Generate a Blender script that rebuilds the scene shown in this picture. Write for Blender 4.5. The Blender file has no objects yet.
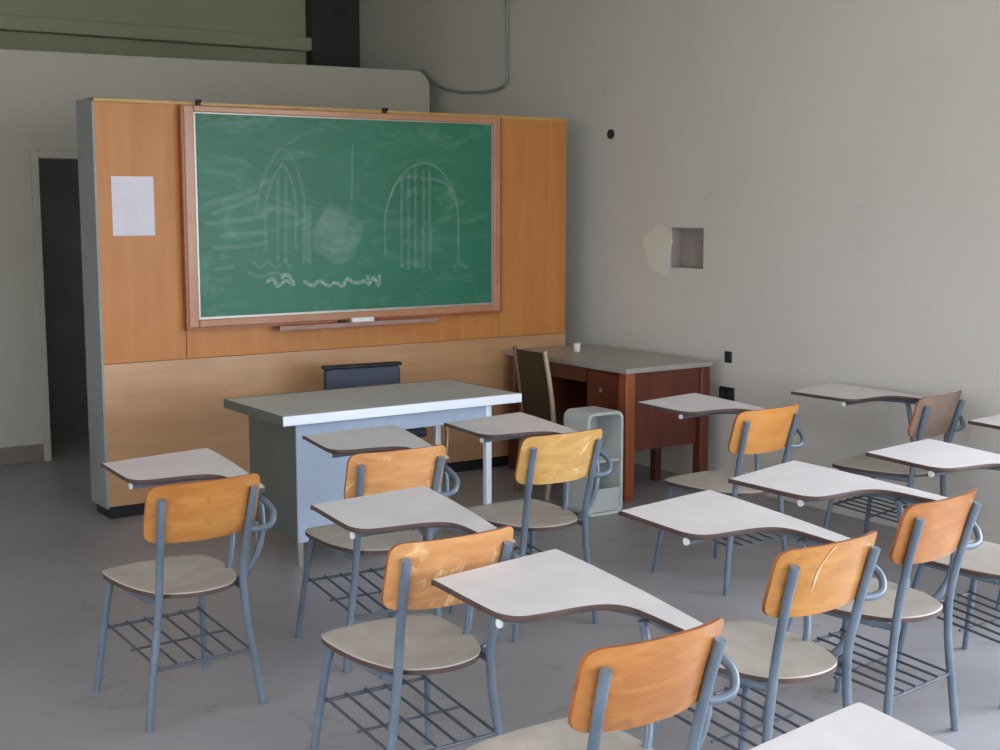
import bpy, bmesh, math, random
from mathutils import Vector, Matrix
random.seed(7)
SC = bpy.context.scene
C = SC.collection
PI = math.pi

# ------------------------------------------------------------------ helpers
def srgb(r, g, b):
    f = lambda c: (c / 12.92) if c <= .04045 else ((c + .055) / 1.055) ** 2.4
    return (f(r / 255), f(g / 255), f(b / 255), 1)

def link(o, parent=None):
    C.objects.link(o)
    if parent: o.parent = parent
    return o

def obj(name, bm, mats, parent=None, smooth=True, bevel=0, seg=2):
    bmesh.ops.recalc_face_normals(bm, faces=bm.faces)
    me = bpy.data.meshes.new(name); bm.to_mesh(me); bm.free()
    for m in (mats if isinstance(mats, (list, tuple)) else [mats]): me.materials.append(m)
    if smooth:
        for p in me.polygons: p.use_smooth = True
        me.set_sharp_from_angle(angle=math.radians(38))
    o = bpy.data.objects.new(name, me); link(o, parent)
    if bevel:
        md = o.modifiers.new('bevel', 'BEVEL'); md.width = bevel; md.segments = seg; md.limit_method = 'ANGLE'
        md.angle_limit = math.radians(40)
    return o

def thing(name, label, cat, loc=(0, 0, 0), rz=0, group=None):
    o = bpy.data.objects.new(name, None); link(o)
    o.empty_display_size = .1
    o.location = loc; o.rotation_euler = (0, 0, rz)
    o['label'] = label; o['category'] = cat
    if group: o['group'] = group
    return o

def tag(o, label, cat, group=None):
    o['label'] = label; o['category'] = cat
    if group: o['group'] = group
    return o

def struct(name, bm, m, parent=None, **k):
    o = obj(name, bm, m, parent, **k)
    if parent is None: o['kind'] = 'structure'
    return o

def box(bm, a, b, mi=0):
    x0, y0, z0 = a; x1, y1, z1 = b
    v = [bm.verts.new(p) for p in ((x0,y0,z0),(x1,y0,z0),(x1,y1,z0),(x0,y1,z0),(x0,y0,z1),(x1,y0,z1),(x1,y1,z1),(x0,y1,z1))]
    for f in ((0,3,2,1),(4,5,6,7),(0,1,5,4),(1,2,6,5),(2,3,7,6),(3,0,4,7)):
        bm.faces.new([v[i] for i in f]).material_index = mi
    return bm

def nb(): return bmesh.new()

def B(a, b): return box(nb(), a, b)

def catmull(pts, n=6, closed=False):
    pts = [Vector(p) for p in pts]; out = []
    N = len(pts); rng = N if closed else N - 1
    for i in range(rng):
        p1, p2 = pts[i], pts[(i + 1) % N]
        p0 = pts[(i - 1) % N] if (closed or i > 0) else p1 * 2 - p2
        p3 = pts[(i + 2) % N] if (closed or i + 2 < N) else p2 * 2 - p1
        for k in range(n):
            t = k / n
            out.append(.5 * ((2 * p1) + (p2 - p0) * t + (2 * p0 - 5 * p1 + 4 * p2 - p3) * t * t + (3 * p1 - p0 - 3 * p2 + p3) * t ** 3))
    if not closed: out.append(pts[-1])
    return out

def tube(bm, pts, r, sides=12, smooth=0, cap=True, mi=0):
    """A round bar along a path; r may be a number or (start, end)."""
    if smooth: pts = catmull(pts, smooth)
    pts = [Vector(p) for p in pts]
    n = len(pts); rings = []
    up = None
    for i, p in enumerate(pts):
        d = (pts[min(i + 1, n - 1)] - pts[max(i - 1, 0)]).normalized()
        if up is None:
            up = Vector((0, 0, 1)) if abs(d.z) < .9 else Vector((1, 0, 0))
        a = (up - d * up.dot(d)).normalized(); up = a
        b = d.cross(a)
        rr = r if not isinstance(r, (tuple, list)) else r[0] + (r[1] - r[0]) * i / (n - 1)
        rings.append([bm.verts.new(p + (a * math.cos(2 * PI * k / sides) + b * math.sin(2 * PI * k / sides)) * rr) for k in range(sides)])
    for i in range(n - 1):
        for k in range(sides):
            f = bm.faces.new((rings[i][k], rings[i][(k + 1) % sides], rings[i + 1][(k + 1) % sides], rings[i + 1][k])); f.material_index = mi
    if cap:
        for ring, s in ((rings[0], 1), (rings[-1], -1)):
            bm.faces.new(ring[::-s]).material_index = mi
    return bm

def chaikin(p, it=2):
    for _ in range(it):
        q = []
        for i in range(len(p)):
            a, b = Vector(p[i]), Vector(p[(i + 1) % len(p)])
            q += [a * .75 + b * .25, a * .25 + b * .75]
        p = q
    return p

def slab(outline, z0, z1, zf=None, edge=1, top=0, cham=.003):
    """A board cut along an outline: laminate faces (index 0), edge (index 1)."""
    bm = nb()
    zf = zf or (lambda x, y: 0)
    cx = sum(p[0] for p in outline) / len(outline); cy = sum(p[1] for p in outline) / len(outline)
    def ring(z, s=0):
        out = []
        N = len(outline)
        for i, p in enumerate(outline):
            a = Vector(outline[i - 1][:2]); b = Vector(outline[(i + 1) % N][:2]); d = (b - a).normalized()
            nrm = Vector((d.y, -d.x))
            q = Vector(p[:2]) - nrm * s
            out.append(bm.verts.new((q.x, q.y, z + zf(q.x, q.y))))
        return out
    r = [ring(z0, cham), ring(z0 + cham), ring(z1 - cham), ring(z1, cham)]
    N = len(outline)
    for k in range(3):
        for i in range(N):
            f = bm.faces.new((r[k][i], r[k][(i + 1) % N], r[k + 1][(i + 1) % N], r[k + 1][i])); f.material_index = edge if k < 2 else edge
    a = bm.faces.new(r[3]); a.material_index = top
    b = bm.faces.new(r[0][::-1]); b.material_index = edge
    bm.normal_update(); bmesh.ops.triangulate(bm, faces=[a, b])
    return bm

# ------------------------------------------------------------------ materials
def mat(name, col, rough=.5, metal=0, spec=.5, coat=0, coat_rough=.2):
    m = bpy.data.materials.new(name); m.use_nodes = True
    b = m.node_tree.nodes['Principled BSDF']
    b.inputs['Base Color'].default_value = col
    b.inputs['Roughness'].default_value = rough
    b.inputs['Metallic'].default_value = metal
    b.inputs['Specular IOR Level'].default_value = spec
    b.inputs['Coat Weight'].default_value = coat
    b.inputs['Coat Roughness'].default_value = coat_rough
    return m

def N(m, t, **k):
    n = m.node_tree.nodes.new(t)
    for a, v in k.items(): setattr(n, a, v)
    return n
def L(m, a, b): m.node_tree.links.new(a, b)

def coords(m, scale=(1, 1, 1), obj_space=True, jitter=True):
    tc = N(m, 'ShaderNodeTexCoord'); mp = N(m, 'ShaderNodeMapping')
    mp.inputs['Scale'].default_value = scale
    L(m, tc.outputs['Object'], mp.inputs['Vector'])
    if jitter:
        oi = N(m, 'ShaderNodeObjectInfo'); ml = N(m, 'ShaderNodeMath', operation='MULTIPLY'); ml.inputs[1].default_value = 40
        L(m, oi.outputs['Random'], ml.inputs[0])
        cb = N(m, 'ShaderNodeCombineXYZ')
        for s in ('X', 'Y', 'Z'): L(m, ml.outputs[0], cb.inputs[s])
        L(m, cb.outputs[0], mp.inputs['Location'])
    return mp.outputs['Vector']

def ramp(m, fac, stops):
    r = N(m, 'ShaderNodeValToRGB'); e = r.color_ramp.elements
    e[0].position, e[0].color = stops[0]; e[1].position, e[1].color = stops[-1]
    for p, c in stops[1:-1]:
        x = e.new(p); x.color = c
    L(m, fac, r.inputs['Fac']); return r.outputs['Color']

def mix(m, fac, a, b, blend='MIX'):
    x = N(m, 'ShaderNodeMix', data_type='RGBA', blend_type=blend)
    if isinstance(fac, (int, float)): x.inputs[0].default_value = fac
    else: L(m, fac, x.inputs[0])
    for s, v in ((6, a), (7, b)):
        if isinstance(v, tuple): x.inputs[s].default_value = v
        else: L(m, v, x.inputs[s])
    return x.outputs[2]

def noise(m, vec, scale, detail=4, rough=.55, dist=0):
    n = N(m, 'ShaderNodeTexNoise'); n.inputs['Scale'].default_value = scale; n.inputs['Detail'].default_value = detail
    n.inputs['Roughness'].default_value = rough; n.inputs['Distortion'].default_value = dist
    L(m, vec, n.inputs['Vector']); return n.outputs['Fac']

def bump(m, h, strength=.1, dist=.01):
    b = N(m, 'ShaderNodeBump'); b.inputs['Strength'].default_value = strength; b.inputs['Distance'].default_value = dist
    L(m, h, b.inputs['Height']); L(m, b.outputs[0], m.node_tree.nodes['Principled BSDF'].inputs['Normal'])

def base(m, c): L(m, c, m.node_tree.nodes['Principled BSDF'].inputs['Base Color'])

def mottled(name, c1, c2, scale=3, rough=.6, stretch=(1, 1, 1), bmp=0, bs=60, jitter=False, **k):
    m = mat(name, c1, rough, **k); v = coords(m, stretch, jitter=jitter)
    f = noise(m, v, scale, 5, .6)
    base(m, ramp(m, f, [(.3, c1), (.7, c2)]))
    if bmp: bump(m, noise(m, v, bs, 3), bmp)
    return m

def wood(name, c1, c2, c3, rough=.4, stretch=(14, 14, 1), worn=None, coat=.3, coat_rough=.25, jitter=True, hue=0):
    m = mat(name, c1, rough, coat=coat, coat_rough=coat_rough); v = coords(m, stretch, jitter=jitter)
    f = noise(m, v, 1.6, 6, .6, .6)
    c = ramp(m, f, [(.25, c1), (.5, c2), (.75, c3)])
    v2 = coords(m, (1, 1, 1), jitter=jitter)
    g = noise(m, v2, 5, 3)
    c = mix(m, ramp(m, g, [(.35, (0, 0, 0, 1)), (.7, (.35, .35, .35, 1))]), c, c3)
    if worn:
        w = noise(m, v2, 7, 6, .7, 1.2)
        c = mix(m, ramp(m, w, [(.58, (0, 0, 0, 1)), (.68, (.7, .7, .7, 1))]), c, worn)
    if hue:
        oi = N(m, 'ShaderNodeObjectInfo'); hs = N(m, 'ShaderNodeHueSaturation')
        mr = N(m, 'ShaderNodeMapRange'); mr.inputs[3].default_value = 1 - hue; mr.inputs[4].default_value = 1 + hue * .6
        L(m, oi.outputs['Random'], mr.inputs[0]); L(m, mr.outputs[0], hs.inputs['Value'])
        mr2 = N(m, 'ShaderNodeMapRange'); mr2.inputs[3].default_value = .503; mr2.inputs[4].default_value = .515
        L(m, oi.outputs['Random'], mr2.inputs[0]); L(m, mr2.outputs[0], hs.inputs['Hue'])
        L(m, c, hs.inputs['Color']); c = hs.outputs['Color']
    base(m, c); return m

M = {}
# walls: pale beige paint with grey stains
def wall_mat(name, a, b, patch=False):
    m = mat(name, a, .75, spec=.3); v = coords(m, jitter=False)
    f = noise(m, v, .55, 6, .6); g = noise(m, v, 2.5, 6, .7)
    c = ramp(m, f, [(.3, a), (.7, b)])
    c = mix(m, ramp(m, g, [(.62, (0, 0, 0, 1)), (.75, (.22, .22, .22, 1))]), c, srgb(176, 168, 156))
    bump(m, noise(m, v, 35, 4), .08); base(m, c); return m
M['wall'] = wall_mat('wall_paint', srgb(222, 216, 207), srgb(213, 206, 196))
M['partition'] = wall_mat('partition_paint', srgb(196, 191, 178), srgb(186, 181, 166))
M['olive'] = wall_mat('olive_wall_paint', srgb(184, 182, 156), srgb(170, 168, 142))
M['ceiling'] = wall_mat('ceiling_paint', srgb(222, 219, 208), srgb(214, 211, 200))
M['darkgrey'] = mottled('dark_grey_paint', srgb(62, 62, 60), srgb(50, 50, 50), 4, .6)
M['void'] = mottled('dark_room_paint', srgb(176, 172, 176), srgb(160, 156, 160), 3, .8)
# floor
m = mat('terrazzo_floor', srgb(140, 138, 134), .42, spec=.5); v = coords(m, jitter=False)
c = ramp(m, noise(m, v, .9, 6, .6), [(.3, srgb(142, 139, 139)), (.7, srgb(162, 159, 163))])
c = mix(m, ramp(m, noise(m, v, 3.3, 6, .7, 1), [(.58, (0, 0, 0, 1)), (.72, (.6, .6, .6, 1))]), c, srgb(112, 108, 104))
c = mix(m, ramp(m, noise(m, v, 90, 2), [(.55, (0, 0, 0, 1)), (.7, (.3, .3, .3, 1))]), c, srgb(176, 172, 168))
bk = N(m, 'ShaderNodeTexBrick'); bk.inputs['Color1'].default_value = (0,0,0,1); bk.inputs['Scale'].default_value = 1; bk.offset = 0
bk.inputs['Brick Width'].default_value = 1.2; bk.inputs['Row Height'].default_value = 1.2; bk.inputs['Mortar Size'].default_value = .004
L(m, v, bk.inputs['Vector']); base(m, c)
bump(m, noise(m, v, 6, 3), .03); M['floor'] = m
M['basebd'] = mottled('baseboard_paint', srgb(140, 128, 118), srgb(125, 115, 106), 5, .5)
M['tube'] = mottled('blue_grey_steel_paint', srgb(106, 119, 132), srgb(88, 100, 113), 9, .33, bmp=0, jitter=True, coat=.3)
M['rod'] = mottled('dark_steel_rod', srgb(84, 90, 98), srgb(70, 74, 82), 9, .4, jitter=True)
M['laminate'] = mottled('pale_laminate', srgb(228, 222, 222), srgb(216, 210, 211), 6, .36, jitter=True)
m = mat('seat_laminate', srgb(178, 168, 156), .5); v = coords(m)
c = ramp(m, noise(m, v, 9, 6, .7), [(.3, srgb(196, 186, 174)), (.7, srgb(176, 166, 156))]); base(m, c); M['seat'] = m
M['edge'] = mottled('brown_edge', srgb(96, 72, 64), srgb(70, 54, 50), 12, .5, jitter=True)
M['ply'] = wood('orange_plywood', srgb(156, 86, 38), srgb(176, 104, 48), srgb(198, 132, 70), .38, (3, 14, 14), worn=srgb(150, 92, 52), coat=.5, coat_rough=.22, hue=.1)
M['ply_yellow'] = wood('yellow_plywood', srgb(180, 128, 62), srgb(200, 150, 80), srgb(220, 178, 110), .4, (3, 14, 14), worn=srgb(240, 218, 160), coat=.4, coat_rough=.25)
M['ply_light'] = wood('light_orange_plywood', srgb(180, 114, 62), srgb(200, 138, 82), srgb(218, 164, 108), .4, (3, 14, 14), worn=srgb(246, 216, 160), coat=.4, coat_rough=.25)
M['ply_faded'] = wood('faded_plywood', srgb(122, 106, 94), srgb(136, 116, 102), srgb(156, 122, 104), .5, (3, 14, 14), worn=srgb(150, 140, 132), coat=.1)
M['ply_side'] = mottled('plywood_edge', srgb(178, 104, 56), srgb(140, 78, 44), 20, .5, jitter=True)
M['rivet'] = mat('rivet_metal', srgb(150, 130, 110), .3, .9)
M['panel_wood'] = wood('orange_wood_panel', srgb(184, 112, 46), srgb(192, 122, 54), srgb(202, 136, 66), .5, (7, 7, .5), coat=.25, coat_rough=.35, jitter=False)
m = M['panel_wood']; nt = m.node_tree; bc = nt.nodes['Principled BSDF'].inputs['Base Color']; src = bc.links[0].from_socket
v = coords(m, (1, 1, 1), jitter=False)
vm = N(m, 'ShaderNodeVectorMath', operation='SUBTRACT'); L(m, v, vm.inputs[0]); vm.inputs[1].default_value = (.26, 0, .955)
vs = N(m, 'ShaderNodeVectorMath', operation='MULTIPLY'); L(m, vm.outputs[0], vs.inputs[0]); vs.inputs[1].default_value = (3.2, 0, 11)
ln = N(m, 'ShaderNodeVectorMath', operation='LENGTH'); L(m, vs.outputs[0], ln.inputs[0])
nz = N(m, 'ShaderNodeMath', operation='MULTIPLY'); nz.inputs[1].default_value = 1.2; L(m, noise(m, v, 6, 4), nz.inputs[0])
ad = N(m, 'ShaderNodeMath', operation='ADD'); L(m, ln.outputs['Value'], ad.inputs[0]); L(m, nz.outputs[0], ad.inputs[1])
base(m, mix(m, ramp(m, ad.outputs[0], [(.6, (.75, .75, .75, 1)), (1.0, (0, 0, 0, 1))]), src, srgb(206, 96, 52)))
M['panel_low'] = wood('light_wood_panel', srgb(176, 128, 86), srgb(190, 144, 100), srgb(200, 156, 114), .38, (1, 7, 7), coat=.7, coat_rough=.3, jitter=False)  # reflected window light is put into the lower board's paler base colour
M['gold'] = mottled('tan_trim', srgb(206, 168, 98), srgb(180, 140, 80), 8, .4)
M['panel_side'] = mottled('grey_metal_side', srgb(150, 156, 154), srgb(136, 142, 140), 3, .45)
M['frame_wood'] = wood('board_frame_wood', srgb(166, 108, 70), srgb(176, 120, 82), srgb(188, 134, 98), .35, (2, 2, 2), coat=.6, coat_rough=.2, jitter=False)
M['alu'] = mat('aluminium_strip', srgb(180, 176, 170), .35, .7)
# chalkboard green with smeared chalk
m = mat('chalkboard_green', srgb(56, 128, 98), .4, spec=.5); v = coords(m, jitter=False)
c = ramp(m, noise(m, v, 1.3, 5, .6, .5), [(.3, srgb(26, 102, 74)), (.7, srgb(38, 118, 90))])
c = mix(m, ramp(m, noise(m, coords(m, (1, 1, 2.5), jitter=False), 2.2, 6, .7, 1.5), [(.5, (0, 0, 0, 1)), (.75, (.22, .22, .22, 1))]), c, srgb(150, 190, 170))
base(m, c); M['board'] = m
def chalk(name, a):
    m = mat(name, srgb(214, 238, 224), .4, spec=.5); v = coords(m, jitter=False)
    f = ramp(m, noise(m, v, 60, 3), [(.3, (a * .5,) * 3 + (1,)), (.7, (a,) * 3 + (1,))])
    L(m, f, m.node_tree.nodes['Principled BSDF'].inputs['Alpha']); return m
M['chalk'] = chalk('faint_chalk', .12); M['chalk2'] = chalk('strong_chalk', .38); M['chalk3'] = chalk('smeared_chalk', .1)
M['paper'] = mottled('white_paper', srgb(232, 228, 236), srgb(222, 218, 228), 12, .8)
m = M['paper']; src = m.node_tree.nodes['Principled BSDF'].inputs['Base Color'].links[0].from_socket
bk = N(m, 'ShaderNodeTexBrick'); bk.offset = 0; bk.inputs['Scale'].default_value = 1; bk.inputs['Brick Width'].default_value = .11
bk.inputs['Row Height'].default_value = .021; bk.inputs['Mortar Size'].default_value = .0075; bk.inputs['Mortar Smooth'].default_value = .2
v = coords(m, jitter=False); sp = N(m, 'ShaderNodeSeparateXYZ'); L(m, v, sp.inputs[0]); cb_ = N(m, 'ShaderNodeCombineXYZ'); L(m, sp.outputs['X'], cb_.inputs['X']); L(m, sp.outputs['Z'], cb_.inputs['Y'])
L(m, cb_.outputs[0], bk.inputs['Vector'])
bk.inputs['Color1'].default_value = (1, 1, 1, 1); bk.inputs['Color2'].default_value = (.2, .2, .2, 1); bk.inputs['Mortar'].default_value = (0, 0, 0, 1)
sc_ = N(m, 'ShaderNodeMath', operation='MULTIPLY'); sc_.inputs[1].default_value = .13; L(m, bk.outputs['Color'], sc_.inputs[0])
base(m, mix(m, sc_.outputs[0], src, srgb(150, 148, 160)))
M['ink'] = mat('grey_ink', srgb(200, 196, 206), .8)
M['white'] = mat('white_plastic', srgb(232, 230, 226), .5)
M['desk_steel'] = mottled('pale_blue_steel', srgb(176, 192, 212), srgb(166, 182, 204), 2.5, .4)
M['desk_side'] = mottled('dark_olive_steel', srgb(104, 108, 98), srgb(92, 96, 88), 3, .5)  # shade on the desk's left side is put into this darker steel
M['desk_top'] = mottled('grey_desk_linoleum', srgb(192, 196, 196), srgb(178, 182, 183), 4, .3)
M['desk_trim'] = mat('bright_metal_edge', srgb(236, 242, 250), .3, .1)
M['mahogany'] = wood('reddish_brown_wood', srgb(82, 36, 24), srgb(94, 42, 27), srgb(110, 52, 32), .4, (9, 9, 1.2), coat=.3, jitter=False)
M['mahogany_leg'] = wood('orange_brown_leg', srgb(138, 70, 34), srgb(152, 80, 40), srgb(168, 94, 50), .4, (9, 9, 1.2), coat=.3, jitter=False)
M['lino'] = mottled('brown_desk_top', srgb(168, 158, 152), srgb(150, 147, 140), 5, .33)
M['navy'] = mottled('navy_vinyl', srgb(52, 60, 80), srgb(42, 48, 66), 12, .5, bmp=.1)
M['black'] = mat('black_plastic', srgb(28, 28, 32), .45)
M['cream'] = mat('cream_tube', srgb(178, 164, 136), .35, .2)
M['darkwood'] = wood('dark_chair_wood', srgb(52, 42, 30), srgb(62, 50, 34), srgb(76, 60, 40), .5, (9, 9, 2), coat=.1, jitter=False)
M['grey_cab'] = mottled('grey_green_steel', srgb(208, 213, 210), srgb(194, 199, 196), 4, .35)
M['recess'] = mottled('recess_plaster', srgb(170, 160, 152), srgb(150, 138, 132), 6, .8)
M['hole'] = mat('dark_hole', srgb(48, 44, 42), .8)
M['plaster'] = wall_mat('fresh_plaster', srgb(232, 226, 210), srgb(226, 220, 204))
M['pipe'] = mat('grey_conduit', srgb(158, 157, 148), .5)

# ------------------------------------------------------------------ the room
XL, XR, YB, YP, YF, ZC = -3.2, 5.74, -2.6, 9.05, 10.6, 3.75
struct('floor', B((XL - .2, YB - .2, -.12), (XR + .2, YF + 3.2, 0)), M['floor'], smooth=False)
struct('ceiling', B((XL - .2, YB - .2, ZC), (XR + .2, YF + .2, ZC + .15)), M['ceiling'], smooth=False)
# right wall with a real recess where a box once was
RY0, RY1, RZ0, RZ1 = 6.10, 6.40, 1.325, 1.58
bm = nb()
RW = [(-2.2, .1), (.3, 2.7)]  # right windows out of view, set and sized for the light they give
ys = [YB - .2, RW[0][0], RW[0][1], RW[1][0], RW[1][1], RY0]
for i in (0, 2, 4): box(bm, (XR, ys[i], 0), (XR + .25, ys[i + 1], ZC))
for a, b in RW: box(bm, (XR, a, 0), (XR + .25, b, .6)); box(bm, (XR, a, 2.75), (XR + .25, b, ZC))
box(bm, (XR, RY1, 0), (XR + .25, YF + .2, ZC))
box(bm, (XR, RY0, 0), (XR + .25, RY1, RZ0)); box(bm, (XR, RY0, RZ1), (XR + .25, RY1, ZC))
struct('wall_right', bm, M['wall'], smooth=False)
SZ0, SZ1 = .8, 2.7
added_left_wins = [(-2.2, -.3), (0, 1.9), (2.2, 3.3)]  # unseen left windows, added to throw daylight on the right wall
bm = nb(); ys = [YB - .2]
for a, b in added_left_wins: ys += [a, b]
ys.append(YF + .2)
for i in range(0, len(ys), 2): box(bm, (XL - .25, ys[i], 0), (XL, ys[i + 1], ZC))
for a, b in added_left_wins: box(bm, (XL - .25, a, 0), (XL, b, SZ0)); box(bm, (XL - .25, a, SZ1), (XL, b, ZC))
struct('wall_left', bm, M['wall'], smooth=False)
struct('trim_1', B((XR + .09, RY0, RZ0), (XR + .11, RY1, RZ1)), M['recess'], smooth=False)
bm = nb()
for a, b in (((XR + .004, RY0 - .001, RZ0), (XR + .09, RY0 + .006, RZ1)), ((XR + .004, RY1 - .006, RZ0), (XR + .09, RY1 + .001, RZ1)),
             ((XR + .004, RY0, RZ1 - .006), (XR + .09, RY1, RZ1 + .001)), ((XR + .004, RY0, RZ0 - .001), (XR + .09, RY1, RZ0 + .006))): box(bm, a, b)
struct('trim_2', bm, M['recess'], smooth=False)
# far wall and a dark grey slab painted in for a dark opening
struct('wall_corridor', B((XL, YF, 0), (XR, YF + .2, ZC)), M['olive'], smooth=False)
struct('trim_3', B((5.28, YF - .12, 0), (XR, YF, ZC)), M['darkgrey'], smooth=False)
bm = nb(); box(bm, (XL, YF - .12, 3.02), (5.28, YF, 3.13))
struct('trim_4', bm, M['olive'], smooth=False, bevel=.01)
# front wall (stops short of the ceiling) with the door opening
DX0, DX1, DZ = 2.52, 3.36, 2.04
bm = nb()
T = .14
def prism(bm, prof, y0, y1):
    a = [bm.verts.new((x, y0, z)) for x, z in prof]; b = [bm.verts.new((x, y1, z)) for x, z in prof]
    n = len(prof)
    bm.faces.new(a); bm.faces.new(b[::-1])
    for i in range(n): bm.faces.new((a[i], b[i], b[(i + 1) % n], a[(i + 1) % n]))
prof = [(XL, 0), (DX0, 0), (DX0, DZ), (DX1, DZ), (DX1, 0), (5.57, 0)]
for k in range(7):
    a = k / 6 * PI / 2; prof.append((5.57 - .13 + .13 * math.cos(a), 2.75 - .13 + .13 * math.sin(a)))
prof.append((XL, 2.66))
prism(bm, prof, YP, YP + T)
struct('wall_front', bm, M['partition'], smooth=False)
bm = nb(); w = .035
box(bm, (DX0 - w, YP - .02, 0), (DX0 + .015, YP + T + .02, DZ + w)); box(bm, (DX1 - .015, YP - .02, 0), (DX1 + w, YP + T + .02, DZ + w))
box(bm, (DX0 + .015, YP - .02, DZ - .015), (DX1 - .015, YP + T + .02, DZ + w))
struct('door_1', bm, M['partition'], smooth=False, bevel=.004)
struct('baseboard_front', B((XL, YP - .02, 0), (DX0 - w, YP, .12)), M['basebd'], smooth=False, bevel=.004)
struct('baseboard_right', B((XR - .018, YB, 0), (XR, YP, .11)), M['wall'], smooth=False, bevel=.004)
# the unlit room behind the door opening
bm = nb()
box(bm, (3.8, YP + T + .002, 0), (3.9, YF, 2.6)); box(bm, (2.3, YF - .12, 0), (3.8, YF - .02, 2.6))
struct('wall_store', bm, M['void'], smooth=False)
# rear wall (behind the camera) with the daylight windows
wins = [(.3, 2.8), (3.2, 5.5)]
WZ0, WZ1 = .9, 2.8
bm = nb(); xs = [XL]
for a, b in wins: xs += [a, b]
xs.append(XR)
for i in range(0, len(xs), 2): box(bm, (xs[i], YB - .2, 0), (xs[i + 1], YB, ZC))
for a, b in wins: box(bm, (a, YB - .2, 0), (b, YB, WZ0)); box(bm, (a, YB - .2, WZ1), (b, YB, ZC))
struct('wall_rear', bm, M['wall'], smooth=False)
for i, (a, b) in enumerate(wins):
    bm = nb(); n = 3
    for k in range(n + 1):
        x = a + (b - a - .05) * k / n; box(bm, (x, YB - .12, WZ0), (x + .05, YB - .07, WZ1))
    for z in (WZ0, (WZ0 + WZ1) / 2, WZ1 - .05): box(bm, (a, YB - .115, z), (b, YB - .075, z + .05))
    struct('window_%d' % (i + 1), bm, M['white'], smooth=False)
    ld = bpy.data.lights.new('window_portal', 'AREA'); ld.shape = 'RECTANGLE'; ld.size = b - a; ld.size_y = WZ1 - WZ0
    ld.cycles.is_portal = True
    lo = bpy.data.objects.new('window_portal', ld); link(lo); lo.location = ((a + b) / 2, YB - .19, (WZ0 + WZ1) / 2); lo.rotation_euler = (PI / 2, 0, 0)
    lo['kind'] = 'structure'
for i, (a, b) in enumerate(RW):
    bm = nb()
    for k in range(3):
        y = a + (b - a - .05) * k / 2; box(bm, (XR + .12, y, .6), (XR + .17, y + .05, 2.75))
    for z in (.6, 1.9, 2.7): box(bm, (XR + .125, a, z), (XR + .165, b, z + .05))
    struct('window_%d' % (i + 7), bm, M['white'], smooth=False)
    ld = bpy.data.lights.new('window_portal', 'AREA'); ld.shape = 'RECTANGLE'; ld.size = b - a; ld.size_y = 2.15
    ld.cycles.is_portal = True
    lo = bpy.data.objects.new('window_portal', ld); link(lo); lo.location = (XR + .24, (a + b) / 2, 1.675); lo.rotation_euler = (PI / 2, 0, PI / 2)
for i, (a, b) in enumerate(added_left_wins):
    bm = nb(); n = 2
    for k in range(n + 1):
        y = a + (b - a - .05) * k / n; box(bm, (XL - .17, y, SZ0), (XL - .12, y + .05, SZ1))
    for z in (SZ0, (SZ0 + SZ1) / 2, SZ1 - .05): box(bm, (XL - .165, a, z), (XL - .125, b, z + .05))
    struct('window_%d' % (i + 4), bm, M['white'], smooth=False)
    ld = bpy.data.lights.new('window_portal', 'AREA'); ld.shape = 'RECTANGLE'; ld.size = b - a; ld.size_y = SZ1 - SZ0
    ld.cycles.is_portal = True
    lo = bpy.data.objects.new('window_portal', ld); link(lo); lo.location = (XL - .24, (a + b) / 2, (SZ0 + SZ1) / 2); lo.rotation_euler = (PI / 2, 0, -PI / 2)
# ground outside
struct('ground_outside', B((-40, -45, -.3), (40, YB - .25, -.15)), mottled('outside_ground', srgb(150, 145, 130), srgb(130, 128, 112), .3, .9), smooth=False)

# conduit on the right wall
bm = nb()
tube(bm, [(XR - .02, 8.2, ZC)] + catmull([(XR - .02, 8.2, 2.8), (XR - .02, 8.2, 2.64), (XR - .02, 8.28, 2.58), (XR - .02, 8.5, 2.565), (XR - .02, 8.85, 2.59), (XR - .02, 9.15, 2.66), (XR - .02, 9.4, 2.8)], 5), .012, 10)
tag(obj('conduit', bm, M['pipe']), 'thin grey conduit fixed down and bending along the right wall above the wood panel', 'pipe')

# wall marks on the right wall
def disc_x(y, z, r, t=.01, sides=16):
    bm = nb(); tube(bm, [(XR - t, y, z), (XR + .004, y, z)], r, sides); return bm
bm = disc_x(7.01, 2.19, .032, .012)
tag(obj('wall_plug', bm, M['hole']), 'small round dark plug high on the right wall beside the wood panel', 'plug')
sw = obj('switch_box', B((XR - .012, 5.83, .765), (XR + .002, 5.885, .835)), M['hole'], bevel=.004); tag(sw, 'small dark switch box on the right wall above the twin outlet', 'switch')
obj('switch_toggle', B((XR - .02, 5.85, .79), (XR - .012, 5.862, .81)), M['black'], sw, bevel=.002)
ot = obj('wall_outlet', B((XR - .014, 5.80, .535), (XR + .002, 5.925, .615)), M['black'], bevel=.004); tag(ot, 'dark twin wall outlet on the right wall behind the yellow-orange chair', 'outlet')
for y in (5.83, 5.893):
    bm = nb(); tube(bm, [(XR - .02, y, .575), (XR - .012, y, .575)], .022, 14); obj('socket', bm, M['hole'], ot)
# plaster repair left of the recess
bm = nb(); pts = []
for k in range(20):
    a = 2 * PI * k / 20; r = 1 + .13 * math.sin(3 * a + 1) + .08 * math.sin(5 * a)
    pts.append((6.52 + .13 * r * math.cos(a), 1.44 + .16 * r * math.sin(a)))
a_ = [bm.verts.new((XR - .003, y, z)) for y, z in pts]; b_ = [bm.verts.new((XR + .002, y, z)) for y, z in pts]
bm.faces.new(a_); bm.faces.new(b_[::-1])
for k in range(20): bm.faces.new((a_[k], b_[k], b_[(k + 1) % 20], a_[(k + 1) % 20]))
o = obj('trim_5', bm, M['plaster'], smooth=False); o['kind'] = 'structure'

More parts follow.
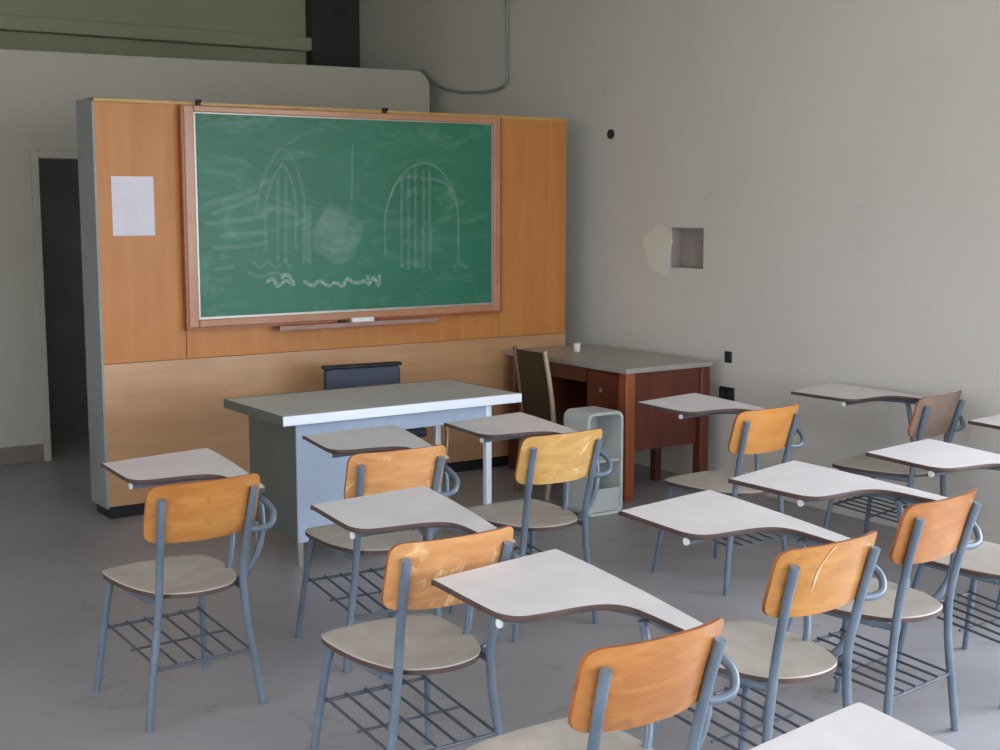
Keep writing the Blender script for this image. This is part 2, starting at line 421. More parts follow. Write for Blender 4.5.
# ------------------------------------------------------------------ wood panel unit
PX0, PX1, PY0, PY1, PZ = 2.30, 5.456, 7.13, 7.40, 2.29
pu = thing('wood_panel_unit', 'freestanding orange wood partition with grey metal side that carries the green chalkboard', 'partition', ((PX0 + PX1) / 2, PY0, 0))
def pl(a, b):
    cx = (PX0 + PX1) / 2
    return (a[0] - cx, a[1] - PY0, a[2]), (b[0] - cx, b[1] - PY0, b[2])
def pbox(*ab): return B(*pl(*ab))
obj('back_body', pbox((PX0 + .02, PY0 + .02, .07), (PX1, PY1, PZ - .02)), M['panel_side'], pu, smooth=False)
seam = .862
edges = [PX0, 2.775, 4.905, PX1]
for i in range(3):
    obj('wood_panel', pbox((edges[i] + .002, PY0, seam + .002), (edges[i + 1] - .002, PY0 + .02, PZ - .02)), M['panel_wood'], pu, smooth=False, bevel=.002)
lw = obj('lower_panel', pbox((PX0, PY0, .07), (PX1, PY0 + .02, seam)), M['panel_low'], pu, smooth=False, bevel=.002)
lw['label'] = 'paler glossy lower wood board'
obj('top_trim', pbox((PX0 - .012, PY0, PZ - .02), (PX1 + .006, PY0 + .03, PZ)), M['gold'], pu, smooth=False, bevel=.003)
s = obj('side_panel', pbox((PX0 - .012, PY0 + .0, .06), (PX0 + .004, PY1, PZ)), M['panel_side'], pu, smooth=False, bevel=.003); s['label'] = 'grey painted metal side'
obj('plinth', pbox((PX0 + .01, PY0 + .012, 0), (PX1 - .01, PY1 - .02, .07)), M['black'], pu, smooth=False)

# ------------------------------------------------------------------ chalkboard
cb = thing('chalkboard', 'large green chalkboard with faint chalk drawings in a brown wooden frame', 'chalkboard', (3.835, PY0, 1.66))
OX, OZ = 3.835, 1.66
def cbx(x0, y0, z0, x1, y1, z1): return B((x0 - OX, y0 - PY0, z0 - OZ), (x1 - OX, y1 - PY0, z1 - OZ))
bx0, bx1, bz0, bz1 = 2.775, 4.885, 1.04, 2.268
ix0, ix1, iz0, iz1 = 2.835, 4.835, 1.085, 2.232
sf = obj('writing_surface', cbx(ix0 - .01, PY0 - .03, iz0 - .01, ix1 + .01, PY0 - .002, iz1 + .01), M['board'], cb, smooth=False)
bm = nb()
for a in ((bx0, bz0, ix0, bz1), (ix1, bz0, bx1, bz1), (ix0, iz1, ix1, bz1), (ix0, bz0, ix1, iz0)):
    box(bm, (a[0] - OX, -.055, a[1] - OZ), (a[2] - OX, -.002, a[3] - OZ))
obj('frame', bm, M['frame_wood'], cb, smooth=False, bevel=.006)
bm = nb(); t = .014
for a in ((bx0 - t, bz0 - t, bx0, bz1), (bx1, bz0 - t, bx1 + t, bz1), (bx0, bz0 - t, bx1, bz0)):
    box(bm, (a[0] - OX, -.05, a[1] - OZ), (a[2] - OX, -.002, a[3] - OZ))
obj('outer_trim', bm, M['mahogany_leg'], cb, smooth=False)
bm = nb(); t = .012
for a in ((ix0, iz0, ix0 + t, iz1), (ix1 - t, iz0, ix1, iz1), (ix0 + t, iz0, ix1 - t, iz0 + t), (ix0 + t, iz1 - .006, ix1 - t, iz1)):
    box(bm, (a[0] - OX, -.042, a[1] - OZ), (a[2] - OX, -.028, a[3] - OZ))
obj('metal_strip', bm, M['alu'], cb, smooth=False)
# chalk ledge
bm = nb()
box(bm, (3.30 - OX, -.10, 1.0 - OZ), (4.38 - OX, -.002, 1.012 - OZ)); box(bm, (3.30 - OX, -.104, 1.0 - OZ), (4.38 - OX, -.096, 1.026 - OZ))
obj('chalk_ledge', bm, mottled('pink_grey_ledge', srgb(178, 140, 128), srgb(150, 116, 106), 9, .4), cb, smooth=False, bevel=.002)
for x in (2.877, 4.06):
    bm = nb(); box(bm, (x - .010 - OX, -.03, 2.269 - OZ), (x + .010 - OX, -.002, 2.302 - OZ)); tube(bm, [(x - OX, -.028, 2.29 - OZ), (x - OX, -.05, 2.287 - OZ), (x - OX, -.055, 2.30 - OZ)], .005, 8, 3)
    obj('hanging_clip', bm, M['black'], cb)
# chalk lines: flat strokes lying on the board
S = {
'archA' : [(3.2, 1.667), (3.228, 1.808), (3.281, 1.933), (3.377, 2.047), (3.457, 1.952), (3.499, 1.809), (3.515, 1.665), (3.522, 1.391)] ,
'archA2' : [(3.257, 1.467), (3.263, 1.723), (3.31, 1.865), (3.375, 1.951), (3.43, 1.855), (3.452, 1.723), (3.447, 1.463)] ,
'a3' : [(3.331, 1.396), (3.342, 1.894)] , 'a4' : [(3.381, 1.395), (3.393, 1.894)] ,
'band1' : [(2.883, 1.723), (3.032, 1.762), (3.185, 1.808), (3.311, 1.876)] , 'band1b' : [(2.929, 1.674), (3.092, 1.723), (3.227, 1.774)] ,
'band2' : [(2.898, 1.618), (3.059, 1.634), (3.224, 1.655), (3.313, 1.706), (3.464, 1.671)] ,
'band3' : [(2.935, 1.484), (3.116, 1.492), (3.27, 1.506)] , 'band4' : [(2.979, 1.551), (3.26, 1.569)] ,
'v1' : [(3.503, 1.723), (3.496, 1.374)] , 'v2' : [(3.542, 1.723), (3.535, 1.373)] , 'st' : [(3.832, 2.075), (3.82, 1.752)] ,
'archB' : [(4.048, 1.42), (4.051, 1.662), (4.109, 1.824), (4.209, 1.934), (4.316, 1.978), (4.425, 1.949), (4.52, 1.845), (4.571, 1.69), (4.577, 1.364)] ,
'b1' : [(4.16, 1.338), (4.166, 1.885)] , 'b2' : [(4.21, 1.324), (4.216, 1.922)] , 'b3' : [(4.26, 1.323), (4.266, 1.947)] ,
'b4' : [(4.318, 1.321), (4.323, 1.947)] , 'b5' : [(4.369, 1.32), (4.366, 1.936)] , 'bt' : [(4.08, 1.752), (4.166, 1.885), (4.468, 1.863), (4.541, 1.752)] ,
'W1' : [(3.252, 1.277), (3.297, 1.299), (3.327, 1.257), (3.379, 1.285), (3.429, 1.26), (3.392, 1.319), (3.347, 1.303)] ,
'W2' : [(3.494, 1.281), (3.552, 1.249), (3.599, 1.277), (3.651, 1.246), (3.704, 1.262), (3.751, 1.242), (3.785, 1.283), (3.832, 1.257), (3.908, 1.267)] ,
'W3' : [(3.922, 1.303), (3.928, 1.242), (3.963, 1.283), (3.997, 1.234), (4.005, 1.3)] ,
'w4' : [(3.175, 1.4), (3.217, 1.364), (3.268, 1.398), (3.317, 1.362), (3.375, 1.401), (3.412, 1.353)] ,
'w5' : [(3.143, 1.344), (3.216, 1.313), (3.298, 1.333), (3.392, 1.313)] ,
'w6' : [(4.167, 1.35), (4.225, 1.373), (4.282, 1.341), (4.347, 1.37)] , 'w7' : [(4.532, 1.328), (4.592, 1.351), (4.645, 1.318)] ,
'h1': [(2.93, 1.36), (3.06, 1.375)], 'h2': [(2.95, 1.30), (3.04, 1.31)],
}
def stroke(bm, pts, w, y, mi=0):
    P = catmull([(x - OX, y, z - OZ) for x, z in pts], 5) if len(pts) > 2 else [Vector((x - OX, y, z - OZ)) for x, z in pts]
    prev = None
    for i, p in enumerate(P):
        d = (P[min(i + 1, len(P) - 1)] - P[max(i - 1, 0)]).normalized(); n = Vector((-d.z, 0, d.x)) * w / 2
        cur = (bm.verts.new(p + n), bm.verts.new(p - n))
        if prev: bm.faces.new((prev[0], prev[1], cur[1], cur[0])).material_index = mi
        prev = cur
bm = nb()
for i, (k, v) in enumerate(S.items()):
    stroke(bm, v, .022 if k[0] == 'W' else .026 if k.startswith('band') else .018, -.0305 - .00003 * i, 1 if k[0] == 'W' else 0)
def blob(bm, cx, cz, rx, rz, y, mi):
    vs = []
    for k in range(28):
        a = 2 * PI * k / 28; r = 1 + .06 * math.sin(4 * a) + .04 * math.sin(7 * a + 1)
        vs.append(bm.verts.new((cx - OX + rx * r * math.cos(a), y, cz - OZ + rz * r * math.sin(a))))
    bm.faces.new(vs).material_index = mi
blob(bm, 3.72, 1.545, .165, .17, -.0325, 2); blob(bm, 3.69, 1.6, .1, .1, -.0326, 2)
for dx, dz in ((-.05, .05), (.06, .05)): stroke(bm, [(3.70 + dx - .02, 1.56 + dz), (3.70 + dx + .02, 1.57 + dz)], .015, -.0328, 0)
stroke(bm, [(3.63, 1.47), (3.70, 1.45), (3.78, 1.48)], .014, -.0328, 0)
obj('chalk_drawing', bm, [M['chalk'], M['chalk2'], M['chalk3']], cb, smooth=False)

er = obj('board_eraser', B((3.78, 7.035, 1.013), (3.93, 7.072, 1.052)), M['white'], bevel=.006); tag(er, 'white board eraser lying on the chalk ledge', 'eraser')
obj('felt_pad', B((3.782, 7.037, 1.0125), (3.928, 7.070, 1.024)), M['ink'], er)
bm = nb(); tube(bm, [(3.70, 7.055, 1.0265), (3.745, 7.055, 1.0265)], .013, 10)
tag(obj('chalk_stub', bm, M['black']), 'small dark stub on the chalk ledge beside the white eraser', 'chalk')

# paper notice
pn = obj('paper_notice', B((2.378, PY0 - .005, 1.558), (2.612, PY0 - .001, 1.878)), M['paper'], smooth=False); tag(pn, 'white paper notice pinned to the wood panel left of the chalkboard', 'notice')

# ------------------------------------------------------------------ tablet chairs
def make_seat():
    out = chaikin([(-.09, -.005), (0, -.025), (.09, -.005), (.15, .055), (.19, .16), (.202, .29), (.198, .415), (.165, .45), (0, .46), (-.165, .45), (-.198, .415), (-.202, .29), (-.19, .16), (-.15, .055)], 2)
    dish = lambda x, y: -.012 * max(0, 1 - (x / .17) ** 2) * max(0, 1 - ((y - .2) / .2) ** 2)
    # grid the top for the dish: fan of rings toward the centre
    bm = nb(); cx, cy = 0, .22
    rings = []
    for s in (1, .985, .85, .7, .5, .3):
        rings.append([bm.verts.new((cx + (p[0] - cx) * s, cy + (p[1] - cy) * s, .452 + dish((p[0] - cx) * s, cy + (p[1] - cy) * s) - (.003 if s == 1 else 0))) for p in out])
    Nn = len(out)
    for a, b in zip(rings, rings[1:]):
        for i in range(Nn): bm.faces.new((a[i], a[(i + 1) % Nn], b[(i + 1) % Nn], b[i]))
    bm.faces.new(rings[-1])
    low = [bm.verts.new((p[0], p[1], .434)) for p in out]
    for i in range(Nn): bm.faces.new((low[i], low[(i + 1) % Nn], rings[0][(i + 1) % Nn], rings[0][i])).material_index = 1
    bm.faces.new(low[::-1]).material_index = 1
    return bm

def rounded(u0, u1, v0, v1, r, n=5):
    out = []
    for cx, cy, a0 in ((u1 - r, v1 - r, 0), (u0 + r, v1 - r, PI / 2), (u0 + r, v0 + r, PI), (u1 - r, v0 + r, 1.5 * PI)):
        for k in range(n + 1):
            a = a0 + PI / 2 * k / n; out.append((cx + r * math.cos(a), cy + r * math.sin(a)))
    return out

def make_back(hw=.202, z0=.638, z1=.832):
    """Plywood back: bowed, ends forward, leaning back a little."""
    bm = nb(); nu, nv = 28, 10
    def clampin(u, z):      # pull grid corners onto a rounded outline
        r = .034; cu, cz = hw - r, (z0 + r if z < (z0 + z1) / 2 else z1 - r)
        if abs(u) > cu and ((z < z0 + r) or (z > z1 - r)):
            du, dz = abs(u) - cu, z - cz; m_ = max(abs(du), abs(dz)); l = math.hypot(du, dz)
            if l > 0: du, dz = du * m_ / l, dz * m_ / l
            return math.copysign(cu + du, u), cz + dz
        return u, z
    def P(u, z, off):
        u, z = clampin(u, z)
        z2 = z - .010 * (1 - (u / hw) ** 2) * (1 if z < z0 + .06 else 0) + .004 * (1 - (u / hw) ** 2) * (1 if z > z1 - .06 else 0)
        y = -.046 + .046 * (abs(u) / hw) ** 2.4 - .29 * (z - .72) + off
        return (u, y, z2)
    us = [-hw + 2 * hw * i / nu for i in range(nu + 1)]; zs = [z0 + (z1 - z0) * (j / nv) for j in range(nv + 1)]
    F_ = [[bm.verts.new(P(u, z, .006)) for u in us] for z in zs]; R_ = [[bm.verts.new(P(u, z, -.006)) for u in us] for z in zs]
    for j in range(nv):
        for i in range(nu):
            bm.faces.new((F_[j][i], F_[j + 1][i], F_[j + 1][i + 1], F_[j][i + 1])); bm.faces.new((R_[j][i], R_[j][i + 1], R_[j + 1][i + 1], R_[j + 1][i]))
    bd = [(0, i) for i in range(nu + 1)] + [(j, nu) for j in range(1, nv + 1)] + [(nv, i) for i in range(nu - 1, -1, -1)] + [(j, 0) for j in range(nv - 1, 0, -1)]
    for k in range(len(bd)):
        a, b = bd[k], bd[(k + 1) % len(bd)]
        bm.faces.new((F_[a[0]][a[1]], F_[b[0]][b[1]], R_[b[0]][b[1]], R_[a[0]][a[1]])).material_index = 1
    return bm

TZ = .763
def make_chair():
    t = thing('tablet_chair', '', 'chair')
    st = obj('seat', make_seat(), [M['seat'], M['edge']], t)
    bk = obj('backrest', make_back(), [M['ply'], M['ply_side']], t)
    # rear legs run up to carry the back
    for s in (-1, 1):
        bm = nb()
        tube(bm, [(s * .208, .005, 0), (s * .192, .012, .13), (s * .167, .020, .30), (s * .154, .018, .43), (s * .153, .008, .52), (s * .157, -.014, .62), (s * .161, -.037, .71), (s * .165, -.060, .788)], .0135, 12, 4)
        lg = obj('leg', bm, M['tube'], t)
        bm = nb(); tube(bm, [(s * .162, -.034, .69), (s * .162, -.004, .694)], .007, 10)
        obj('rivet', bm, M['rivet'], bk)
    for s in (-1, 1):
        bm = nb()
        tube(bm, [(s * .210, .468, 0), (s * .195, .445, .16), (s * .180, .415, .33), (s * .172, .39, .425)], (.0115, .013), 12, 4)
        obj('leg', bm, M['tube'], t)
    # seat rails
    bm = nb()
    for s in (-1, 1): tube(bm, [(s * .154, .012, .425), (s * .165, .12, .424), (s * .170, .39, .424)], .011, 10)
    tube(bm, [(-.176, .085, .424), (.176, .085, .424)], .009, 10); tube(bm, [(-.178, .385, .424), (.178, .385, .424)], .009, 10)
    obj('seat_frame', bm, M['tube'], t)
    # book rack of rods
    bm = nb(); z = .225
    tube(bm, [(-.176, .016, z - .025), (.176, .016, z - .025)], .006, 8); tube(bm, [(-.19, .432, z + .015), (.19, .432, z + .015)], .006, 8); tube(bm, [(-.175, .22, z - .011), (.175, .22, z - .011)], .0045, 8)
    for k in range(6):
        x = -.165 + .33 * k / 5; tube(bm, [(x, .012, z - .017), (x * 1.03, .437, z + .022)], .0048, 8)
    obj('book_rack', bm, M['rod'], t)
    # tablet
    o = [(-.05, .80), (-.045, .802), (-.062, .66), (-.078, .50), (-.078, .46), (-.06, .418), (-.02, .402), (.06, .394), (.13, .386), (.18, .368), (.208, .335), (.214, .28), (.204, .19), (.192, .09), (.188, .05), (.198, .034), (.225, .03), (.246, .04),
         (.256, .07), (.293, .22), (.345, .45), (.388, .68), (.408, .82), (.411, .852), (.40, .856), (.25, .838), (.05, .812)]
    o = chaikin([(a + .004, b - .02) for a, b in o], 2)
    tb = obj('tablet', slab(o, TZ - .016, TZ), [M['laminate'], M['edge']], t)
    # arm support: hoop from the right rear leg, then under the tablet; brace to the seat
    bm = nb()
    tube(bm, [(.160, -.018, .638), (.20, -.03, .636), (.24, -.03, .648), (.262, .0, .685), (.240, .06, .725), (.235, .16, .733), (.262, .30, .733), (.22, .44, .733), (.06, .46, .733), (-.06, .455, .733)], .0115, 12, 5)
    tube(bm, [(.240, .12, .733), (.262, .09, .69), (.25, .06, .60), (.225, .055, .52), (.19, .07, .46), (.165, .09, .43)], .0125, 12, 5)
    tube(bm, [(.232, .27, .733), (.24, .262, .69), (.225, .235, .58), (.195, .20, .48), (.171, .19, .43)], .0115, 12, 5)
    obj('arm_support', bm, M['tube'], t)
    bm = nb(); tube(bm, [(-.058, .455, .733), (-.064, .4548, .733)], .0118, 12); e = obj('end_cap', bm, M['white'], t); e['label'] = 'white cap on the support tube'
    bm = nb()
    for q in ((.10, .50), (.32, .52), (.33, .76), (.1, .74)): box(bm, (q[0] - .016, q[1] - .03, TZ - .027), (q[0] + .016, q[1] + .03, TZ - .0155))
    tube(bm, [(.1, .46, .735), (.1, .76, .735)], .008, 8); tube(bm, [(.30, .2, .735), (.33, .78, .735)], .008, 8)
    obj('tablet_bracket', bm, M['rod'], t)
    return t

def dup(root):
    r = root.copy(); C.objects.link(r)
    for ch in list(root.children):
        c_ = ch.copy(); C.objects.link(c_); c_.parent = r
        for g in ch.children:
            d = g.copy(); C.objects.link(d); d.parent = c_
    return r
spots = [
 (1.645, 4.135, 3.0, 'orange-backed tablet chair standing alone to the left of the steel teacher desk', 'ply'),
 (2.450, 4.245, -3.5, 'orange-backed tablet chair standing closest in front of the pale steel desk', 'ply_light'),
 (3.170, 4.185, .4, 'tablet chair with pale yellow backrest right in front of the grey metal stand', 'ply_yellow'),
 (4.310, 4.175, 2.5, 'tablet chair with clean yellow-orange backrest in front of the dark outlet and brown desk end', 'ply_y2'),
 (5.300, 4.015, 9, 'tablet chair with faded greyish brown backrest against the right wall', 'ply_faded'),
 (1.930, 3.055, -.8, 'light orange-backed tablet chair whose back touches the corner of the large foremost white tablet', 'ply_light'),
 (2.735, 2.425, 1.5, 'tablet chair with a pale scratch down its steeply seen orange backrest', 'ply'),
 (3.440, 2.595, 6.5, 'rightmost orange-backed tablet chair, wire rack showing below its seat', 'ply'),
 (4.155, 2.645, 0, 'tablet chair cut by the right edge, its pale tablet and seat edge showing', 'ply'),
 (5.141, 2.894, 0, 'tablet chair almost wholly past the right edge, only a tablet corner near the wall showing', 'ply'),
 (1.832, 2.100, 1.5, 'nearest orange-backed tablet chair, its large orange backrest filling the bottom centre', 'ply'),
 (1.600, 0.837, 0, 'tablet chair below the picture, only its white tablet tip showing at the bottom', 'ply'),
]
M['ply_y2'] = wood('amber_plywood', srgb(188, 118, 48), srgb(200, 134, 62), srgb(210, 152, 82), .4, (3, 14, 14), worn=srgb(190, 130, 66), coat=.4, coat_rough=.25)
c0 = make_chair()
for i, (x, y, a, lab, pm) in enumerate(spots):
    o = c0 if i == 0 else dup(c0)
    o.location = (x, y, 0); o.rotation_euler = (0, 0, math.radians(a)); o['label'] = lab; o['group'] = 'tablet chairs facing the chalkboard'
    for ch in o.children:
        if ch.name.startswith('backrest'):
            ch.material_slots[0].link = 'OBJECT'; ch.material_slots[0].material = M[pm]
            if i == 6:
                bm = nb(); pv = None
                for k in range(9):
                    z = .645 + .183 * k / 8; u = -.115 + .012 * math.sin(k * .8) + k * .010
                    yy = -.046 + .046 * (abs(u) / .202) ** 2.4 - .29 * (z - .72) - .0068
                    w_ = .004 + .0018 * math.sin(k * 1.7)
                    cur = (bm.verts.new((u - w_, yy, z)), bm.verts.new((u + w_, yy, z)))
                    if pv: bm.faces.new((pv[0], pv[1], cur[1], cur[0]))
                    pv = cur
                sc_ = obj('scratch', bm, mat('bare_wood_scratch', srgb(226, 178, 138), .5), ch); sc_['label'] = 'pale scratch'

# ------------------------------------------------------------------ teacher's steel desk
tx, ty = 2.625, 5.57
td = thing('teacher_desk', 'pale blue grey steel teacher desk with bright metal front edge below the chalkboard', 'desk', (tx, ty, 0))
W, D, H = 1.355, .70, .752
obj('desktop', B((.008, .008, H - .035), (W - .008, D - .008, H)), M['desk_top'], td, bevel=.004)
bm = nb(); box(bm, (0, 0, H - .045), (W, .012, H + .002))
e = obj('front_edge', bm, M['desk_trim'], td, bevel=.003); e['label'] = 'bright metal front edge'
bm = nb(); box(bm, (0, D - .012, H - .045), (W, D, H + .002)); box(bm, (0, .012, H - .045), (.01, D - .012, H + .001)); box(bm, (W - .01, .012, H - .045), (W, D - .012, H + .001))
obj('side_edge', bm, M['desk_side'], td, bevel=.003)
obj('pedestal', B((.115, .095, .13), (.60, .63, H - .045)), M['desk_steel'], td, bevel=.004)
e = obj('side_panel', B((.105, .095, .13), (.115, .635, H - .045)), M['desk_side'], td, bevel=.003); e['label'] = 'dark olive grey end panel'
obj('front_panel', B((.103, .083, .12), (.60, .095, H - .045)), M['desk_steel'], td, bevel=.004)
for k in range(3):
    z0 = .145 + k * .185; dr = obj('drawer', B((.12, .628, z0), (.585, .645, z0 + .175)), M['desk_steel'], td, bevel=.004)
    obj('handle', B((.28, .645, z0 + .10), (.40, .665, z0 + .115)), M['alu'], dr, bevel=.003)
obj('front_apron', B((.60, .085, .615), (1.215, .10, H - .045)), M['desk_steel'], td, bevel=.003)
obj('side_apron', B((1.20, .10, .615), (1.215, .62, H - .045)), M['desk_steel'], td, bevel=.003)
obj('back_apron', B((.60, .61, .66), (1.2, .62, H - .045)), M['desk_steel'], td, bevel=.003)
for x, y in ((.13, .115), (.58, .115), (.13, .61), (.58, .61)):
    bm = nb(); tube(bm, [(x, y, 0), (x, y, .135)], (.014, .02), 12); obj('leg', bm, M['alu'], td)
for x, y in ((1.205, .10), (1.205, .60)):
    bm = nb(); box(bm, (x - .018, y - .018, 0), (x + .018, y + .018, H - .045)); obj('leg', bm, M['desk_trim'], td, bevel=.006)

# teacher's chair behind it
tc = thing('office_chair', 'dark navy padded chair with cream tubes behind the steel desk', 'chair', (3.69, 6.66, 0))
bm = nb()
pts = rounded(-.235, .235, .53, .79, .03)
a_ = [bm.verts.new((u, .10 + .03 * (z - .7) , z)) for u, z in pts]; b_ = [bm.verts.new((u, .145 + .03 * (z - .7), z)) for u, z in pts]
bm.faces.new(a_); bm.faces.new(b_[::-1])
for k in range(len(pts)): bm.faces.new((a_[k], b_[k], b_[(k + 1) % len(pts)], a_[(k + 1) % len(pts)]))
bk = obj('backrest', bm, M['navy'], tc, bevel=.012, seg=3)
obj('top_rail', B((-.245, .095, .786), (.245, .155, .806)), M['black'], bk, bevel=.008)
obj('seat', B((-.22, -.30, .42), (.22, .12, .475)), M['navy'], tc, bevel=.018, seg=3)
for s in (-1, 1):
    bm = nb(); tube(bm, [(s * .21, .20, 0), (s * .2, .16, .2), (s * .2, .13, .42), (s * .2, .15, .6), (s * .2, .16, .8)], .0115, 10, 4); obj('leg', bm, M['cream'], tc)
    bm = nb(); tube(bm, [(s * .22, -.30, 0), (s * .2, -.25, .2), (s * .19, -.16, .38), (s * .19, .0, .415)], .0115, 10, 4); obj('leg', bm, M['cream'], tc)
for s in (-1, 1):
    bm = nb(); tube(bm, [(s * .2, .15, .64), (s * .24, .02, .645), (s * .29, -.2, .62), (s * .335, -.27, .50), (s * .35, -.28, .40), (s * .31, -.31, .2), (s * .29, -.33, 0)], .0115, 10, 5); obj('armrest', bm, M['cream'], tc)
tc.rotation_euler = (0, 0, math.radians(-6))

# dark wooden chair facing the brown desk
dc = thing('wooden_chair', 'dark olive wooden chair with worn tan posts drawn up to the brown desk', 'chair', (4.72, 6.30, 0))
obj('seat', B((-.10, -.19, .42), (.18, .19, .455)), M['darkwood'], dc, bevel=.01)
for s in (-1, 1):
    bm = nb(); tube(bm, [(-.14, s * .155, 0), (-.115, s * .155, .25), (-.10, s * .155, .44), (-.125, s * .155, .66), (-.165, s * .15, .885)], (.018, .013), 10, 4)
    obj('leg', bm, M['cream'] if s < 0 else mottled('tan_post', srgb(128, 104, 72), srgb(100, 80, 56), 12, .5), dc)
    bm = nb(); tube(bm, [(.16, s * .165, 0), (.155, s * .16, .43)], (.013, .018), 10); obj('leg', bm, M['darkwood'], dc)
bm = nb()
for (za, zb) in ((.50, .86),):
    for i in range(6):
        y0 = -.142 + i * .284 / 5
    g = [[bm.verts.new((x, y, z)) for (x, z) in ((-.105, .48), (-.12, .60), (-.137, .72), (-.165, .87))] for y in (-.145, .145)]
    g2 = [[bm.verts.new((x + .016, y, z)) for (x, z) in ((-.105, .48), (-.12, .60), (-.137, .72), (-.165, .87))] for y in (-.145, .145)]
    for k in range(3):
        bm.faces.new((g[0][k], g[1][k], g[1][k + 1], g[0][k + 1])); bm.faces.new((g2[0][k], g2[0][k + 1], g2[1][k + 1], g2[1][k]))
        for s in (0, 1): bm.faces.new((g[s][k], g[s][k + 1], g2[s][k + 1], g2[s][k]))
    bm.faces.new((g[0][0], g2[0][0], g2[1][0], g[1][0])); bm.faces.new((g[0][3], g[1][3], g2[1][3], g2[0][3]))
obj('backrest', bm, M['darkwood'], dc, bevel=.004)
bm = nb(); tube(bm, [(-.118, -.155, .2), (-.118, .155, .2)], .01, 8); tube(bm, [(.156, -.16, .24), (.156, .16, .24)], .01, 8)
for s in (-1, 1): tube(bm, [(-.12, s * .155, .18), (.158, s * .162, .18)], .009, 8)
obj('stretcher', bm, M['darkwood'], dc)

# ------------------------------------------------------------------ brown desk
bx, by = 4.93, 5.86
bd = thing('brown_desk', 'reddish brown wooden desk with grey top standing against the right wall', 'desk', (bx, by, 0))
W, D, H = .665, 1.20, .785
obj('desktop', B((-.02, -.02, H - .03), (W, D, H)), M['lino'], bd, bevel=.004)
for n_, (x, y) in enumerate(((.0, .0), (W - .075, .0), (0, D - .075), (W - .075, D - .075))):
    lg = obj('leg', B((x, y, 0), (x + .068, y + .068, H - .03)), M['mahogany_leg'] if n_ == 0 else M['mahogany'], bd, bevel=.004)
    if n_ == 0: lg['label'] = 'lighter orange brown corner leg'
obj('end_panel', B((.068, .012, .58), (W - .075, .03, H - .03)), M['mahogany'], bd, bevel=.003)
obj('modesty_panel', B((W - .04, .07, .3), (W - .025, D - .075, H - .03)), M['mahogany'], bd)
for y0, y1 in ((.0, .40), (D - .40, D)):
    pd = obj('pedestal', B((.03, y0 + (.03 if y0 < .1 else 0), .285), (W - .08, y1 - (.02 if y0 > .1 else 0), H - .032)), M['mahogany'], bd, bevel=.003)
    for k in range(2):
        z0 = .30 + k * .225; ya, yb = (y0 + .08, y1 - .015) if y0 < .1 else (y0 + .015, y1 - .085)
        dr = obj('drawer', B((.012, ya, z0), (.032, yb, z0 + .21)), M['mahogany'], bd, bevel=.004)
        bm = nb(); tube(bm, [(.012, (ya + yb) / 2, z0 + .11), (-.004, (ya + yb) / 2, z0 + .11)], (.008, .016), 12); obj('knob', bm, M['alu'], dr)
obj('centre_drawer', B((.012, .40, .66), (.5, D - .40, H - .032)), M['mahogany'], bd, bevel=.003)
obj('leg', B((.53, .34, 0), (.58, .39, .29)), M['mahogany'], bd, bevel=.003)
obj('leg', B((.53, D - .39, 0), (.58, D - .34, .29)), M['mahogany'], bd, bevel=.003)
bm = nb(); tube(bm, [(5.235, 6.72, .786), (5.235, 6.72, .842)], (.020, .024), 16)
cup = obj('white_cup', bm, M['white'], bevel=.002); tag(cup, 'small white cup standing on the grey top of the brown desk', 'cup')

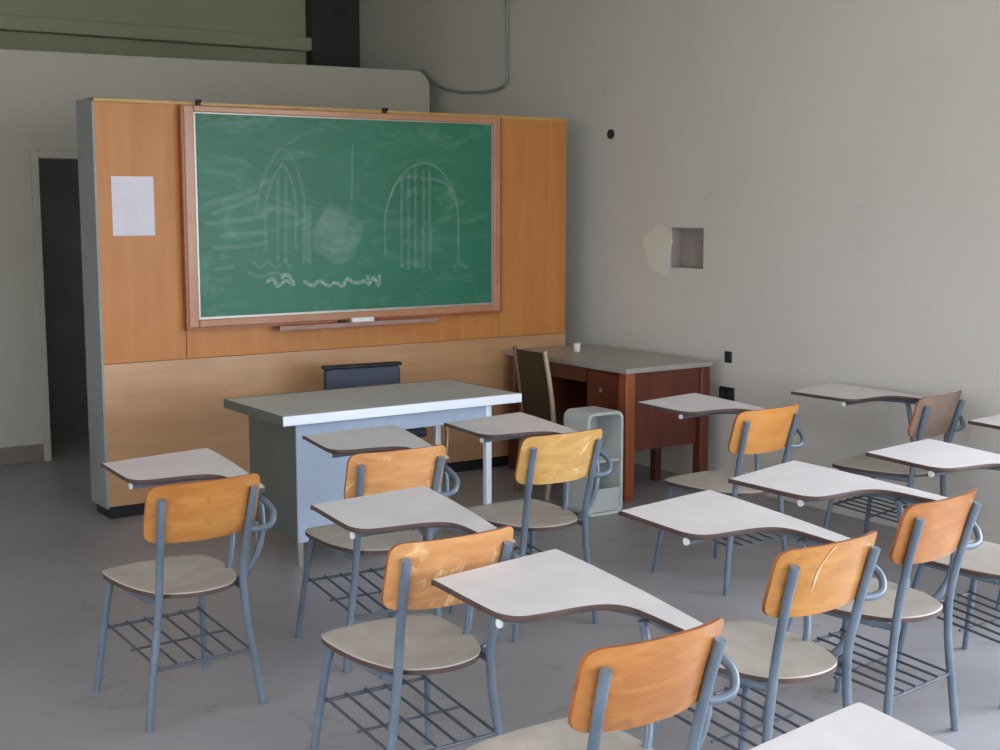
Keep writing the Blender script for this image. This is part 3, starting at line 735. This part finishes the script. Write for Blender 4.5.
# ------------------------------------------------------------------ grey metal stand
gx, gy = 4.49, 5.66
gs = thing('metal_stand', 'small grey steel open-fronted stand beside the orange brown leg of the brown desk', 'stand', (gx, gy, 0))
w, d, h = .255, .22, .585
bm = nb()
outer = rounded(0, w, 0, h, .045, 6); inner = rounded(.018, w - .018, .018, h - .018, .03, 6)
for y0, y1 in ((0, d),):
    oa = [bm.verts.new((u, y0, v)) for u, v in outer]; ob = [bm.verts.new((u, y1, v)) for u, v in outer]
    ia = [bm.verts.new((u, y0, v)) for u, v in inner]; ib = [bm.verts.new((u, y1, v)) for u, v in inner]
    n = len(outer)
    for k in range(n):
        j = (k + 1) % n
        bm.faces.new((oa[k], oa[j], ob[j], ob[k])); bm.faces.new((ia[k], ib[k], ib[j], ia[j]))
        bm.faces.new((oa[k], ia[k], ia[j], oa[j])); bm.faces.new((ob[k], ob[j], ib[j], ib[k]))
obj('shell', bm, M['grey_cab'], gs, bevel=.003)
obj('back_plate', B((.015, d - .012, .015), (w - .015, d - .004, h - .015)), M['grey_cab'], gs)
obj('shelf', B((.018, .015, .30), (w - .018, d - .012, .312)), M['grey_cab'], gs)
obj('lower_flap', B((.019, .006, .02), (w - .019, .018, .15)), M['grey_cab'], gs, bevel=.004)

# ------------------------------------------------------------------ light: daylight through the rear windows and the added side ones
wd = bpy.data.worlds.new('sky'); SC.world = wd; wd.use_nodes = True
bg = wd.node_tree.nodes['Background']; bg.inputs['Strength'].default_value = 1.0
wt = wd.node_tree; tc = wt.nodes.new('ShaderNodeTexCoord'); sx = wt.nodes.new('ShaderNodeSeparateXYZ'); rp = wt.nodes.new('ShaderNodeValToRGB')
wt.links.new(tc.outputs['Generated'], sx.inputs[0]); wt.links.new(sx.outputs['Z'], rp.inputs['Fac']); wt.links.new(rp.outputs['Color'], bg.inputs['Color'])
rp.color_ramp.elements[0].color = (.60, .645, .73, 1); rp.color_ramp.elements[1].color = (1.2, 1.36, 1.6, 1); rp.color_ramp.elements[1].position = .7

# ------------------------------------------------------------------ camera
f = 1330.0
cd = bpy.data.cameras.new('camera'); cam = bpy.data.objects.new('camera', cd); link(cam)
cd.sensor_fit = 'HORIZONTAL'; cd.sensor_width = 36; cd.lens = 36 * f / 1000; cd.clip_start = .05; cd.clip_end = 200
cam.location = (0, 0, 1.74)
pitch = math.atan(173 / f); yaw = math.radians(34.5932)
cam.rotation_euler = (PI / 2 - pitch, 0, -yaw)
SC.camera = cam
SC.view_settings.view_transform = 'Standard'; SC.view_settings.look = 'None'; SC.view_settings.gamma = 1
SC.view_settings.use_curve_mapping = False
SC.view_settings.exposure = 3.5
SC.cycles.max_bounces = 8; SC.cycles.diffuse_bounces = 6
